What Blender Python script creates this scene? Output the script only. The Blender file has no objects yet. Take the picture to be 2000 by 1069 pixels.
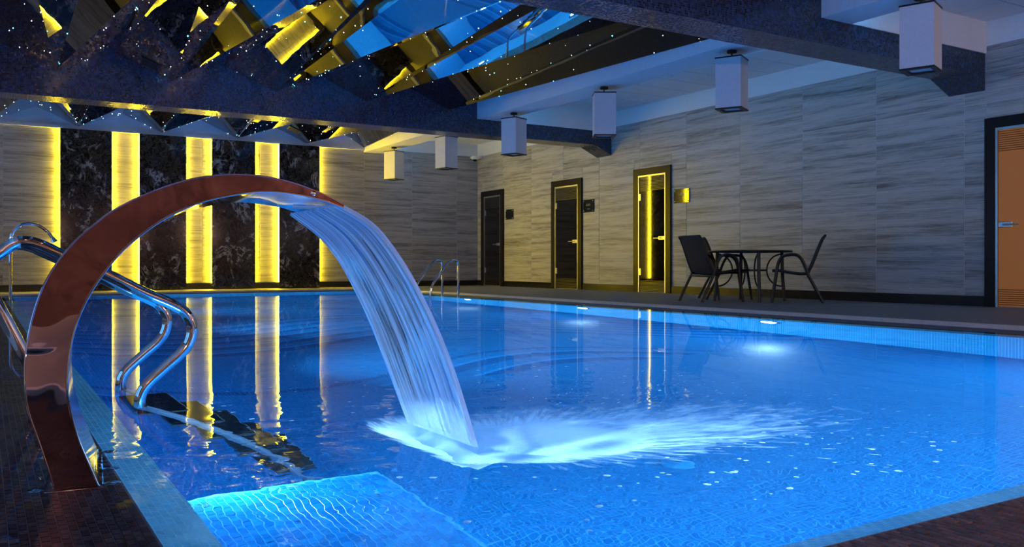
import bpy, math, random
from mathutils import Vector, Matrix
random.seed(7)
S = bpy.context.scene
COL = S.collection
PI = math.pi
R = math.radians

# ------------------------------------------------------------------ camera
EYE = 0.52
cam_d = bpy.data.cameras.new('camera')
cam = bpy.data.objects.new('camera', cam_d)
COL.objects.link(cam)
cam.location = (0, 0, EYE)
cam.rotation_euler = (R(90), 0, -math.atan2(1034, 1700))
cam_d.sensor_width = 36
cam_d.lens = 36 * 1700 / 2000
cam_d.shift_y = -17.5 / 2000
cam_d.clip_start = 0.05
S.camera = cam

# ------------------------------------------------------------------ world, exposure
W = bpy.data.worlds.new('world')
S.world = W
W.use_nodes = True
W.node_tree.nodes['Background'].inputs[0].default_value = (0.13, 0.46, 1.15, 1)
W.node_tree.nodes['Background'].inputs[1].default_value = 0.95   # dusk sky outside the added left windows, for blue fill light
S.view_settings.view_transform = 'Standard'
S.view_settings.look = 'None'
S.view_settings.gamma = 1
S.view_settings.use_curve_mapping = False
S.view_settings.exposure = 0.92
cy = S.cycles
cy.max_bounces = 10
cy.diffuse_bounces = 4
cy.glossy_bounces = 5
cy.transmission_bounces = 6
cy.transparent_max_bounces = 10
cy.sample_clamp_indirect = 14.0
cy.caustics_reflective = True
cy.caustics_refractive = True
cy.blur_glossy = 0.2
cy.use_denoising = True

# ------------------------------------------------------------------ main dimensions
WR, WB, WL, WREAR = 10.6, 19.08, -3.55, -4.0      # right, back, left, rear wall faces
PX0, PX1, PY0, PY1 = 0.42, 6.63, 1.22, 16.75      # pool walls
OX0, OX1, OY0, OY1 = -0.27, 7.27, 0.52, 17.40     # outer edge of the overflow ledge
WATER, LEDGE, LIP, PBOT = -0.02, -0.05, -0.13, -1.6
LIGHT_Y = (2.9, 6.0, 9.1, 12.2, 15.3)

# pool lamps: real underwater lamps in the side walls
POOL_WR = (42.0, 45.0, 40.0, 40.0, 40.0)     # lamps in the right wall, near to far
POOL_WL = (14.0, 56.0, 64.0, 66.0, 60.0)  # lamps in the left wall
POOL_COL = (0.36, 0.68, 1.0)


def area_light(name, loc, direction, size, watts, color, spread=PI):
    d = bpy.data.lights.new(name, 'AREA')
    d.shape = 'DISK'
    d.size = size
    d.energy = watts
    d.color = color
    d.spread = spread
    o = bpy.data.objects.new(name, d)
    COL.objects.link(o)
    o.location = loc
    o.rotation_euler = Vector(direction).to_track_quat('-Z', 'Y').to_euler()
    return o


for yy, wr_, wl_ in zip(LIGHT_Y, POOL_WR, POOL_WL):
    area_light('pool_lamp_light', (PX1 - 0.035, yy, -0.42), (-1, 0, -0.12), 0.19, wr_, POOL_COL)
    area_light('pool_lamp_light', (PX0 + 0.035, yy, -0.42), (1, 0, -0.04), 0.19, wl_, POOL_COL, R(75) if yy > 4 else PI)
NEAR_FILL_X = (1.9, 3.6, 5.3)  # unseen lamps added to light the foam and the near pool floor
for xx in NEAR_FILL_X:
    area_light('pool_lamp_light', (xx, PY0 + 0.035, -0.42), (0, 1, -0.10), 0.19, 27.0, POOL_COL)
# warm fill lamps added on the unseen rear wall to brighten the room
REAR_FILL = [(-1.6, WREAR + 0.14, 2.0), (2.2, WREAR + 0.14, 2.0), (5.4, WREAR + 0.14, 2.0), (8.53, WREAR + 0.14, 2.0)]
for p in REAR_FILL:
    d = bpy.data.lights.new('wall_lamp_light', 'POINT')
    d.energy = 60
    d.color = (1.0, 0.70, 0.55)
    d.shadow_soft_size = 0.08
    o = bpy.data.objects.new('wall_lamp_light', d)
    COL.objects.link(o)
    o.location = (p[0], p[1] + 0.12, p[2])


# ------------------------------------------------------------------ helpers
class MB:
    def __init__(self):
        self.v, self.f, self.m = [], [], []

    def add(self, vs, fs, mi=0):
        b = len(self.v)
        self.v += [tuple(p) for p in vs]
        for q in fs:
            self.f.append(tuple(b + i for i in q))
            self.m.append(mi)
        return self

    def box(self, x0, x1, y0, y1, z0, z1, mi=0):
        v = [(x0, y0, z0), (x1, y0, z0), (x1, y1, z0), (x0, y1, z0), (x0, y0, z1), (x1, y0, z1), (x1, y1, z1), (x0, y1, z1)]
        f = [(0, 3, 2, 1), (4, 5, 6, 7), (0, 1, 5, 4), (1, 2, 6, 5), (2, 3, 7, 6), (3, 0, 4, 7)]
        return self.add(v, f, mi)

    def bbox(self, x0, x1, y0, y1, z0, z1, b=0.01, mi=0):
        """box with bevelled vertical and top edges"""
        def ring(i, z):
            return [(x0 + i + b, y0 + i, z), (x1 - i - b, y0 + i, z), (x1 - i, y0 + i + b, z), (x1 - i, y1 - i - b, z),
                    (x1 - i - b, y1 - i, z), (x0 + i + b, y1 - i, z), (x0 + i, y1 - i - b, z), (x0 + i, y0 + i + b, z)]
        rings = [ring(b, z0), ring(0, z0 + b), ring(0, z1 - b), ring(b, z1)]
        vs = sum(rings, [])
        fs = []
        for k in range(3):
            for i in range(8):
                j = (i + 1) % 8
                fs.append((k * 8 + i, k * 8 + j, (k + 1) * 8 + j, (k + 1) * 8 + i))
        fs += [tuple(reversed(range(8))), tuple(range(24, 32))]
        return self.add(vs, fs, mi)

    def quad(self, a, b, c, d, mi=0):
        return self.add([a, b, c, d], [(0, 1, 2, 3)], mi)

    def tube(self, pts, r, n=10, closed=False, mi=0, cap=True, r1=None):
        pts = [Vector(p) for p in pts]
        N = len(pts)
        up = None
        vs, fs = [], []
        for i, p in enumerate(pts):
            if closed:
                t = (pts[(i + 1) % N] - pts[i - 1])
            else:
                t = pts[min(i + 1, N - 1)] - pts[max(i - 1, 0)]
            t.normalize()
            if up is None:
                up = Vector((0, 0, 1)) if abs(t.z) < 0.9 else Vector((0, 1, 0))
            s = t.cross(up)
            if s.length < 1e-6:
                s = t.orthogonal()
            s.normalize()
            up = s.cross(t).normalized()
            rr = r if r1 is None else r + (r1 - r) * i / (N - 1)
            for k in range(n):
                a = 2 * PI * k / n
                vs.append(p + (s * math.cos(a) + up * math.sin(a)) * rr)
        M = N if closed else N - 1
        for i in range(M):
            for k in range(n):
                j = (i + 1) % N
                fs.append((i * n + k, j * n + k, j * n + (k + 1) % n, i * n + (k + 1) % n))
        if cap and not closed:
            fs.append(tuple(range(n)))
            fs.append(tuple(reversed(range((N - 1) * n, N * n))))
        return self.add(vs, fs, mi)

    def lathe(self, prof, c=(0, 0, 0), n=20, axis='z', mi=0):
        vs, fs = [], []
        for (r, h) in prof:
            for k in range(n):
                a = 2 * PI * k / n
                x, y = r * math.cos(a), r * math.sin(a)
                if axis == 'z':
                    q = (c[0] + x, c[1] + y, c[2] + h)
                elif axis == 'x':
                    q = (c[0] + h, c[1] + x, c[2] + y)
                else:
                    q = (c[0] + x, c[1] + h, c[2] + y)
                vs.append(q)
        for i in range(len(prof) - 1):
            for k in range(n):
                fs.append((i * n + k, i * n + (k + 1) % n, (i + 1) * n + (k + 1) % n, (i + 1) * n + k))
        fs.append(tuple(reversed(range(n))))
        fs.append(tuple(range((len(prof) - 1) * n, len(prof) * n)))
        return self.add(vs, fs, mi)

    def mesh(self, name, mats, smooth=False, recalc=True):
        me = bpy.data.meshes.new(name)
        me.from_pydata(self.v, [], self.f)
        if not isinstance(mats, (list, tuple)):
            mats = [mats]
        for m in mats:
            me.materials.append(m)
        if len(mats) > 1:
            me.polygons.foreach_set('material_index', self.m)
        if recalc:
            import bmesh
            b = bmesh.new()
            b.from_mesh(me)
            bmesh.ops.recalc_face_normals(b, faces=b.faces)
            b.to_mesh(me)
            b.free()
        if smooth:
            me.polygons.foreach_set('use_smooth', [True] * len(me.polygons))
            try:
                me.set_sharp_from_angle(angle=R(40))
            except Exception:
                pass
        me.update()
        return me

    def build(self, name, mats, parent=None, smooth=False, recalc=True):
        return link(name, self.mesh(name, mats, smooth, recalc), parent)


def link(name, me, parent=None, loc=None, rot=None):
    o = bpy.data.objects.new(name, me)
    COL.objects.link(o)
    if parent is not None:
        o.parent = parent
    if loc is not None:
        o.location = loc
    if rot is not None:
        o.rotation_euler = rot
    return o


def tag(o, label=None, cat=None, group=None, kind=None):
    if label:
        o['label'] = label
    if cat:
        o['category'] = cat
    if group:
        o['group'] = group
    if kind:
        o['kind'] = kind
    return o


def empty(name, loc=(0, 0, 0), rz=0.0):
    o = bpy.data.objects.new(name, None)
    COL.objects.link(o)
    o.empty_display_size = 0.05
    o.location = loc
    o.rotation_euler = (0, 0, rz)
    return o


def copy_tree(o, parent=None):
    c = o.copy()
    COL.objects.link(c)
    c.parent = parent
    for ch in list(o.children):
        copy_tree(ch, c)
    return c


def smooth_path(pts, k=6):
    pts = [Vector(p) for p in pts]
    out = []
    n = len(pts)
    for i in range(n - 1):
        p0 = pts[max(i - 1, 0)]
        p1, p2 = pts[i], pts[i + 1]
        p3 = pts[min(i + 2, n - 1)]
        for j in range(k):
            t = j / k
            out.append(0.5 * ((2 * p1) + (-p0 + p2) * t + (2 * p0 - 5 * p1 + 4 * p2 - p3) * t * t + (-p0 + 3 * p1 - 3 * p2 + p3) * t ** 3))
    out.append(pts[-1])
    return out


# ------------------------------------------------------------------ materials
class NT:
    def __init__(self, name):
        self.mat = bpy.data.materials.new(name)
        self.mat.use_nodes = True
        self.t = self.mat.node_tree
        self.t.nodes.clear()
        self.out = self.t.nodes.new('ShaderNodeOutputMaterial')

    def n(self, kind, **kw):
        nd = self.t.nodes.new('ShaderNode' + kind)
        for k, v in kw.items():
            if k.startswith('i_'):
                key = k[2:]
                key = int(key) if key.isdigit() else key.replace('_', ' ')
                self.set(nd.inputs[key], v)
            else:
                setattr(nd, k, v)
        return nd

    def set(self, sock, v):
        if isinstance(v, bpy.types.NodeSocket):
            self.t.links.new(v, sock)
        elif isinstance(v, bpy.types.Node):
            self.t.links.new(v.outputs[0], sock)
        else:
            if sock.type == 'RGBA' and isinstance(v, (tuple, list)) and len(v) == 3:
                v = (*v, 1)
            sock.default_value = v

    def math(self, op, a, b=None, c=None, clamp=False):
        nd = self.t.nodes.new('ShaderNodeMath')
        nd.operation = op
        nd.use_clamp = clamp
        self.set(nd.inputs[0], a)
        if b is not None:
            self.set(nd.inputs[1], b)
        if c is not None:
            self.set(nd.inputs[2], c)
        return nd.outputs[0]

    def mix(self, f, a, b):
        nd = self.t.nodes.new('ShaderNodeMix')
        nd.data_type = 'RGBA'
        self.set(nd.inputs[0], f)
        self.set(nd.inputs[6], a)
        self.set(nd.inputs[7], b)
        return nd.outputs[2]

    def ramp(self, f, stops):
        nd = self.t.nodes.new('ShaderNodeValToRGB')
        el = nd.color_ramp.elements
        while len(el) < len(stops):
            el.new(0.5)
        for e, (p, c) in zip(el, stops):
            e.position = p
            e.color = (*c, 1) if len(c) == 3 else c
        self.set(nd.inputs[0], f)
        return nd.outputs[0]

    def pos(self):
        return self.n('NewGeometry').outputs['Position']

    def sep(self, v):
        nd = self.n('SeparateXYZ')
        self.set(nd.inputs[0], v)
        return nd.outputs

    def comb(self, x, y, z):
        nd = self.n('CombineXYZ')
        for i, q in enumerate((x, y, z)):
            self.set(nd.inputs[i], q)
        return nd.outputs[0]

    def scaled(self, v, s):
        nd = self.n('VectorMath', operation='MULTIPLY')
        self.set(nd.inputs[0], v)
        nd.inputs[1].default_value = s
        return nd.outputs[0]

    def noise(self, v, scale=5, detail=3, rough=0.5, dist=0.0):
        nd = self.n('TexNoise')
        self.set(nd.inputs['Vector'], v)
        nd.inputs['Scale'].default_value = scale
        nd.inputs['Detail'].default_value = detail
        nd.inputs['Roughness'].default_value = rough
        nd.inputs['Distortion'].default_value = dist
        return nd.outputs['Fac']

    def bump(self, h, strength=0.2, dist=0.01):
        nd = self.n('Bump')
        nd.inputs['Strength'].default_value = strength
        nd.inputs['Distance'].default_value = dist
        self.set(nd.inputs['Height'], h)
        return nd.outputs[0]

    def princ(self, **kw):
        nd = self.n('BsdfPrincipled')
        names = dict(base='Base Color', rough='Roughness', metal='Metallic', normal='Normal', spec='Specular IOR Level', ior='IOR',
                     trans='Transmission Weight', emit='Emission Color', estr='Emission Strength', alpha='Alpha', coat='Coat Weight')
        for k, v in kw.items():
            self.set(nd.inputs[names[k]], v)
        return nd.outputs[0]

    def done(self, sh):
        self.t.links.new(sh, self.out.inputs[0])
        return self.mat


def plain(name, base, rough=0.5, metal=0.0, var=0.06, spec=0.5, scale=30, **kw):
    t = NT(name)
    nz = t.noise(t.pos(), scale, 3)
    lo = tuple(max(0, c * (1 - var)) for c in base)
    hi = tuple(min(1, c * (1 + var)) for c in base)
    col = t.ramp(nz, [(0.3, lo), (0.7, hi)])
    return t.done(t.princ(base=col, rough=rough, metal=metal, spec=spec, **kw))


def emission(name, col, strength):
    t = NT(name)
    e = t.n('Emission')
    e.inputs[0].default_value = (*col, 1)
    e.inputs[1].default_value = strength
    return t.done(e.outputs[0])


def travertine(name, axis):
    """banded grey stone, bands running along one horizontal axis; each slab has its own offset"""
    t = NT(name)
    p = t.sep(t.pos())
    rnd = t.n('ObjectInfo').outputs['Random']
    off = t.math('MULTIPLY', rnd, 37.0)
    along = t.math('MULTIPLY', p[axis], 0.48)
    u = t.math('ADD', along, off)
    w = t.math('ADD', t.math('MULTIPLY', p[2], 10.0), off)
    v = t.comb(u, w, off)
    n1 = t.noise(v, 1.15, 7, 0.68, 0.25)
    v2 = t.comb(t.math('MULTIPLY', u, 3.0), t.math('MULTIPLY', w, 4.5), off)
    n2 = t.noise(v2, 2.2, 5, 0.7, 0.1)
    n3 = t.noise(t.pos(), 60, 2)
    s = t.math('ADD', t.math('MULTIPLY', n1, 0.58), t.math('ADD', t.math('MULTIPLY', n2, 0.36), t.math('MULTIPLY', n3, 0.06)))
    col = t.ramp(s, [(0.36, (0.12, 0.115, 0.11)), (0.45, (0.30, 0.285, 0.26)), (0.52, (0.445, 0.425, 0.395)), (0.68, (0.57, 0.55, 0.515))])
    return t.done(t.princ(base=col, rough=0.42, spec=0.35, normal=t.bump(s, 0.25, 0.008)))


def marble(name):
    t = NT(name)
    rnd = t.math('MULTIPLY', t.n('ObjectInfo').outputs['Random'], 21.0)
    p = t.sep(t.pos())
    v = t.comb(p[0], t.math('ADD', p[1], rnd), t.math('MULTIPLY', p[2], 0.8))
    wv = t.noise(v, 1.7, 5, 0.65, 1.8)
    vein = t.math('SUBTRACT', 1.0, t.math('MULTIPLY', t.math('ABSOLUTE', t.math('SUBTRACT', wv, 0.5)), 22.0), clamp=True)
    patch = t.ramp(t.noise(v, 3.2, 4, 0.6, 0.8), [(0.50, (0, 0, 0)), (0.62, (1, 1, 1))])
    f = t.math('MULTIPLY', vein, patch)
    fine = t.noise(v, 9, 4, 0.7, 1.0)
    fine = t.math('MULTIPLY', t.math('SUBTRACT', 1.0, t.math('MULTIPLY', t.math('ABSOLUTE', t.math('SUBTRACT', fine, 0.5)), 16.0), clamp=True), 0.12)
    col = t.mix(t.math('ADD', f, fine, clamp=True), (0.012, 0.010, 0.010), (0.42, 0.40, 0.38))
    return t.done(t.princ(base=col, rough=0.09, spec=0.5))


def mosaic(name, stops, joint, pitch, gap=0.1, rough=0.25, bond=False, spec=0.5, pattern=None, bump=0.4, sparkle=False):
    """square or stick mosaic on any axis-aligned face, world-sized"""
    t = NT(name)
    g = t.n('NewGeometry')
    p = t.sep(g.outputs['Position'])
    nrm = t.sep(g.outputs['True Normal'])
    q = [t.math('DIVIDE', t.math('ADD', p[i], 20.0013), pitch[i]) for i in range(3)]
    if bond:
        row = t.math('FLOOR', q[0])
        q[1] = t.math('ADD', q[1], t.math('MULTIPLY', t.math('MODULO', row, 2.0), 0.5))
    line = None
    for i in range(3):
        fr = t.math('ABSOLUTE', t.math('SUBTRACT', t.math('FRACT', q[i]), 0.5))
        e = t.math('GREATER_THAN', fr, 0.5 - gap / 2)
        e = t.math('MULTIPLY', e, t.math('LESS_THAN', t.math('ABSOLUTE', nrm[i]), 0.75))
        line = e if line is None else t.math('MAXIMUM', line, e)
    cell = t.comb(*[t.math('MULTIPLY', t.math('FLOOR', q[i]), t.math('LESS_THAN', t.math('ABSOLUTE', nrm[i]), 0.75)) for i in range(3)])
    wn = t.n('TexWhiteNoise')
    t.set(wn.inputs[0], cell)
    col = t.ramp(wn.outputs['Value'], stops)
    if pattern:
        col = pattern(t, p, col)
    col = t.mix(line, col, joint)
    hgt = t.math('SUBTRACT', 1.0, line)
    rg = t.math('ADD', rough, t.math('MULTIPLY', line, 0.4))
    kw = dict(base=col, rough=rg, spec=spec, normal=t.bump(hgt, bump, 0.003))
    if sparkle:
        # every tile is set at a slightly different tilt
        wt = t.n('TexWhiteNoise')
        t.set(wt.inputs[0], t.scaled(cell, (1.7, 1.3, 1.1)))
        d = t.n('VectorMath', operation='SUBTRACT')
        t.set(d.inputs[0], wt.outputs['Color'])
        d.inputs[1].default_value = (0.5, 0.5, 0.5)
        sc = t.scaled(d.outputs[0], (0.16, 0.16, 0.16))
        ad = t.n('VectorMath', operation='ADD')
        t.set(ad.inputs[0], g.outputs['Normal'])
        t.set(ad.inputs[1], sc)
        nn = t.n('VectorMath', operation='NORMALIZE')
        t.set(nn.inputs[0], ad.outputs[0])
        kw['normal'] = nn.outputs[0]
    return t.done(t.princ(**kw))


def pool_pattern(t, p, col):
    """inlaid darker bands with pale outlines flowing over the pool floor"""
    s = t.math('ADD', t.math('MULTIPLY', p[1], 0.62), t.math('MULTIPLY', t.math('SINE', t.math('MULTIPLY', p[0], 1.15)), 0.55))
    s = t.math('ADD', s, t.math('MULTIPLY', p[0], 0.22))
    big = t.math('FRACT', t.math('DIVIDE', s, 2.6))
    fine = t.math('FRACT', t.math('DIVIDE', s, 0.26))
    grp = t.math('LESS_THAN', big, 0.62)
    dark = t.math('MULTIPLY', t.math('LESS_THAN', fine, 0.45), grp)
    edge = t.math('MULTIPLY', t.math('LESS_THAN', t.math('ABSOLUTE', t.math('SUBTRACT', fine, 0.5)), 0.07), grp)
    far = t.math('GREATER_THAN', p[1], 5.2)
    flat = t.math('LESS_THAN', p[2], -1.5)
    m = t.math('MULTIPLY', far, flat)
    c = t.mix(t.math('MULTIPLY', t.math('MULTIPLY', dark, m), 0.75), col, (0.001, 0.035, 0.19))
    return t.mix(t.math('MULTIPLY', t.math('MULTIPLY', edge, m), 0.7), c, (0.03, 0.33, 0.75))


def water_mat():
    t = NT('pool_water')
    pos = t.pos()
    p = t.sep(pos)
    dx = t.math('SUBTRACT', p[0], 1.45)
    dy = t.math('SUBTRACT', p[1], 2.35)
    r = t.math('SQRT', t.math('ADD', t.math('MULTIPLY', dx, dx), t.math('MULTIPLY', dy, dy)))
    amp = t.n('MapRange', interpolation_type='SMOOTHSTEP')
    t.set(amp.inputs['Value'], r)
    for k, v in (('From Min', 0.3), ('From Max', 2.0), ('To Min', 0.6), ('To Max', 0.008)):
        amp.inputs[k].default_value = v
    ring = t.math('SINE', t.math('ADD', t.math('MULTIPLY', r, 24.0), t.math('MULTIPLY', t.noise(pos, 2.5, 2), 9.0)))
    n1 = t.noise(pos, 7.0, 2, 0.5, 0.4)
    n2 = t.noise(pos, 2.2, 2, 0.5, 0.3)
    h = t.math('ADD', t.math('MULTIPLY', ring, 0.07), t.math('ADD', t.math('MULTIPLY', n1, 0.9), t.math('MULTIPLY', n2, 1.6)))
    h = t.math('MULTIPLY', h, amp.outputs[0])
    nb = t.bump(h, 0.55, 0.012)
    rf = t.n('BsdfRefraction')
    rf.inputs['Color'].default_value = (0.90, 0.97, 1.0, 1)
    rf.inputs['Roughness'].default_value = 0.0
    rf.inputs['IOR'].default_value = 1.333
    gl = t.n('BsdfGlossy')
    gl.inputs['Color'].default_value = (0.31, 0.35, 0.42, 1)
    gl.inputs['Roughness'].default_value = 0.0
    fr = t.n('Fresnel')
    fr.inputs['IOR'].default_value = 1.333
    for q in (rf, gl, fr):
        t.set(q.inputs['Normal'], nb)
    g = t.n('MixShader')
    t.set(g.inputs[0], fr.outputs[0])
    t.set(g.inputs[1], rf.outputs[0])
    t.set(g.inputs[2], gl.outputs[0])
    return t.done(g.outputs[0])


def mirror_mat():
    t = NT('ceiling_mirror')
    pos = t.pos()
    n1 = t.noise(pos, 0.9, 2, 0.4, 0.2)
    return t.done(t.princ(base=(0.21, 0.22, 0.24), metal=1.0, rough=0.012, normal=t.bump(n1, 0.05, 0.06)))


def foam_mat(name, gain, transl):
    t = NT(name)
    pos = t.pos()
    p = t.sep(pos)
    dx = t.math('SUBTRACT', p[0], 1.42)
    dy = t.math('SUBTRACT', p[1], 2.34)
    ang = t.math('ARCTAN2', dy, dx)
    r = t.math('SQRT', t.math('ADD', t.math('MULTIPLY', dx, dx), t.math('MULTIPLY', dy, dy)))
    v = t.comb(t.math('MULTIPLY', ang, 7.0), t.math('MULTIPLY', r, 3.2), 0.0)
    n = t.noise(v, 2.6, 5, 0.62, 0.2)
    at = t.n('Attribute', attribute_name='dens')
    a = t.math('ADD', t.math('MULTIPLY', at.outputs['Fac'], 3.2), t.math('MULTIPLY', t.math('SUBTRACT', n, 0.6), 2.4), clamp=True)
    pr = t.princ(base=(0.86, 0.92, 0.98), rough=0.6, spec=0.3)
    tl = t.n('BsdfTranslucent')
    tl.inputs[0].default_value = (0.82, 0.92, 1.0, 1)
    mx = t.n('MixShader')
    mx.inputs[0].default_value = transl
    t.set(mx.inputs[1], pr)
    t.set(mx.inputs[2], tl.outputs[0])
    tr = t.n('BsdfTransparent')
    m2 = t.n('MixShader')
    t.set(m2.inputs[0], t.math('MULTIPLY', a, gain))
    t.set(m2.inputs[1], tr.outputs[0])
    t.set(m2.inputs[2], mx.outputs[0])
    return t.done(m2.outputs[0])


def sheet_mat():
    """falling water drawn into long streaks along its flow (uv x = across, y = along)"""
    t = NT('falling_water')
    at = t.n('Attribute', attribute_name='across')
    al = t.n('Attribute', attribute_name='along')
    v = t.comb(t.math('MULTIPLY', at.outputs['Fac'], 20.0), t.math('MULTIPLY', al.outputs['Fac'], 0.8), 0.0)
    n = t.noise(v, 1.0, 5, 0.72, 0.15)
    dens = t.ramp(n, [(0.38, (0.14,) * 3), (0.5, (0.55,) * 3), (0.62, (1.0,) * 3)])
    dens = t.math('MULTIPLY', dens, t.math('SUBTRACT', 1.12, t.math('MULTIPLY', al.outputs['Fac'], 0.42)))
    edge = t.math('POWER', t.math('ABSOLUTE', t.math('SUBTRACT', t.math('MULTIPLY', at.outputs['Fac'], 2.0), 1.0)), 14.0)
    dens = t.math('ADD', dens, t.math('MULTIPLY', edge, 0.5), clamp=True)
    low = t.math('POWER', al.outputs['Fac'], 9.0)
    dens = t.math('ADD', dens, t.math('MULTIPLY', low, 0.5), clamp=True)
    df = t.princ(base=(0.86, 0.91, 1.0), rough=0.25, spec=0.6)
    tl = t.n('BsdfTranslucent')
    tl.inputs[0].default_value = (0.85, 0.92, 1.0, 1)
    body = t.n('MixShader')
    body.inputs[0].default_value = 0.5
    t.set(body.inputs[1], df)
    t.set(body.inputs[2], tl.outputs[0])
    tr = t.n('BsdfTransparent')
    tr.inputs[0].default_value = (0.9, 0.95, 1.0, 1)
    gl = t.n('BsdfGlossy')
    gl.inputs['Roughness'].default_value = 0.05
    fr = t.n('Fresnel')
    fr.inputs[0].default_value = 1.33
    clear = t.n('MixShader')
    t.set(clear.inputs[0], fr.outputs[0])
    t.set(clear.inputs[1], tr.outputs[0])
    t.set(clear.inputs[2], gl.outputs[0])
    m = t.n('MixShader')
    t.set(m.inputs[0], dens)
    t.set(m.inputs[1], clear.outputs[0])
    t.set(m.inputs[2], body.outputs[0])
    return t.done(m.outputs[0])


def door_glass(name, base, emit=None, es=0.0, r0=0.03, sp=0.6, stripe=(0.022, 0.02, 0.018), z0=0.0, z1=2.2):
    t = NT(name)
    p = t.sep(t.pos())
    fr = t.math('LESS_THAN', t.math('FRACT', t.math('DIVIDE', p[2], 0.026)), 0.5)
    band = t.math('ADD', t.math('GREATER_THAN', p[2], z1 - 0.27), t.math('LESS_THAN', p[2], z0 + 0.22))
    m = t.math('MULTIPLY', fr, band)
    col = t.mix(m, base, stripe)
    kw = dict(base=col, rough=t.math('ADD', r0, t.math('MULTIPLY', m, 0.3)), spec=sp)
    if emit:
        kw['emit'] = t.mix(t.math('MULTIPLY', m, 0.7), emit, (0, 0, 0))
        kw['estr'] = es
    return t.done(t.princ(**kw))


M_trav_r = travertine('travertine_along_y', 1)
M_trav_b = travertine('travertine_along_x', 0)
M_grout = plain('pale_joint', (0.62, 0.60, 0.57), 0.8)
M_marble = marble('black_marble')
M_white = plain('white_plaster', (0.82, 0.81, 0.80), 0.75, var=0.03)
M_tile_c = plain('ceiling_panel', (0.86, 0.86, 0.86), 0.9, var=0.05, scale=90)
M_tbar = plain('ceiling_rail', (0.50, 0.50, 0.50), 0.6)
M_deck = plain('grey_deck_stone', (0.20, 0.185, 0.17), 0.55, var=0.12, scale=14, spec=0.3)
M_coping = plain('pale_coping_stone', (0.74, 0.72, 0.70), 0.5)
M_base = plain('black_baseboard', (0.018, 0.016, 0.015), 0.15)
M_frame = plain('dark_polished_frame', (0.016, 0.012, 0.010), 0.30, spec=0.15)
M_jamb = plain('brushed_aluminium', (0.62, 0.60, 0.56), 0.3, metal=1.0)
M_chrome = plain('polished_steel', (0.80, 0.81, 0.83), 0.05, metal=1.0, var=0.02)
_t = NT('bronze_mirror_steel')
_n = _t.noise(_t.pos(), 4.5, 2, 0.5, 0.6)
M_brown_tint = _t.done(_t.princ(base=(0.50, 0.34, 0.38), metal=1.0, rough=0.03, normal=_t.bump(_n, 0.14, 0.05)))  # brown tint stands in for part of the reflected surroundings
M_black = plain('black_metal', (0.014, 0.014, 0.016), 0.4)
M_sling = plain('black_sling_fabric', (0.02, 0.02, 0.023), 0.8, var=0.25, scale=160)
M_glass_t = plain('dark_table_glass', (0.012, 0.013, 0.015), 0.04)
M_shade = plain('white_lamp_shade', (0.74, 0.73, 0.71), 0.7, var=0.03)
M_wood = plain('orange_wood_panel', (0.30, 0.15, 0.10), 0.35, var=0.35, scale=3)
M_mirror = mirror_mat()
M_water = water_mat()
M_foam = foam_mat('aerated_water', 1.0, 0.7)
M_froth = foam_mat('white_froth', 0.22, 0.5)
M_sheet = sheet_mat()
M_led = emission('yellow_light_strip', (1.0, 0.72, 0.012), 78.0)
M_star_w = emission('white_star_point', (0.80, 0.92, 1.0), 5.0)
M_star_c = emission('cyan_star_point', (0.10, 0.75, 1.0), 7.0)
M_pool_lens = emission('pool_lamp_lens', (0.45, 0.78, 1.0), 9.0)
M_fill_tape = emission('blue_cove_light', (0.03, 0.40, 1.0), 9.0)  # glow of the hidden fill strips added above the soffits
M_fill_glass = emission('warm_lamp_glass', (1.0, 0.62, 0.35), 3.0)
M_door_dark = door_glass('smoked_door_glass', (0.008, 0.007, 0.007), z1=2.16)
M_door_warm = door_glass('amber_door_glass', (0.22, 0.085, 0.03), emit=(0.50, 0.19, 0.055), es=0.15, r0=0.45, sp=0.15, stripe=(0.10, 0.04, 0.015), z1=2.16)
M_beam = mosaic('beam_mosaic', [(0.0, (0.006, 0.012, 0.035)), (0.5, (0.016, 0.032, 0.085)), (1.0, (0.04, 0.075, 0.16))], (0.02, 0.02, 0.025),
                (0.022, 0.022, 0.022), 0.12, 0.16, spec=0.9, sparkle=True)
M_pool = mosaic('blue_pool_floor_mosaic', [(0.0, (0.003, 0.15, 0.40)), (1.0, (0.006, 0.20, 0.48))], (0.012, 0.29, 0.62),
                (0.025, 0.025, 0.025), 0.13, 0.3, pattern=pool_pattern)
M_poolwall = mosaic('blue_pool_wall_mosaic', [(0.0, (0.005, 0.33, 0.76)), (1.0, (0.010, 0.41, 0.84))], (0.16, 0.86, 1.0),
                    (0.025, 0.025, 0.025), 0.16, 0.3)
M_ledge = mosaic('brown_ledge_mosaic', [(0.0, (0.105, 0.056, 0.062)), (0.5, (0.145, 0.08, 0.085)), (1.0, (0.185, 0.108, 0.112))], (0.30, 0.22, 0.22),
                 (0.018, 0.036, 0.018), 0.12, 0.25, bond=True)
M_lip = mosaic('teal_edge_mosaic', [(0.0, (0.05, 0.23, 0.31)), (0.5, (0.07, 0.28, 0.38)), (1.0, (0.10, 0.34, 0.44))], (0.18, 0.44, 0.55),
               (0.018, 0.036, 0.018), 0.12, 0.25, bond=True)
M_ledge_grout = plain('ledge_joint', (0.30, 0.22, 0.22), 0.7)
M_brown = [plain('brown_mosaic_tile_dark', (0.105, 0.056, 0.062), 0.25, var=0.2), plain('brown_mosaic_tile', (0.145, 0.08, 0.085), 0.25, var=0.2),
           plain('brown_mosaic_tile_light', (0.185, 0.108, 0.112), 0.25, var=0.2)]
M_bench_grout = plain('bench_joint', (0.06, 0.46, 0.80), 0.6)
M_bluet = [plain('blue_mosaic_tile', (0.006, 0.24, 0.60), 0.25, var=0.1), plain('blue_mosaic_tile_light', (0.01, 0.31, 0.68), 0.25, var=0.1)]
M_tread = plain('dark_tread', (0.02, 0.03, 0.04), 0.5)
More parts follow.
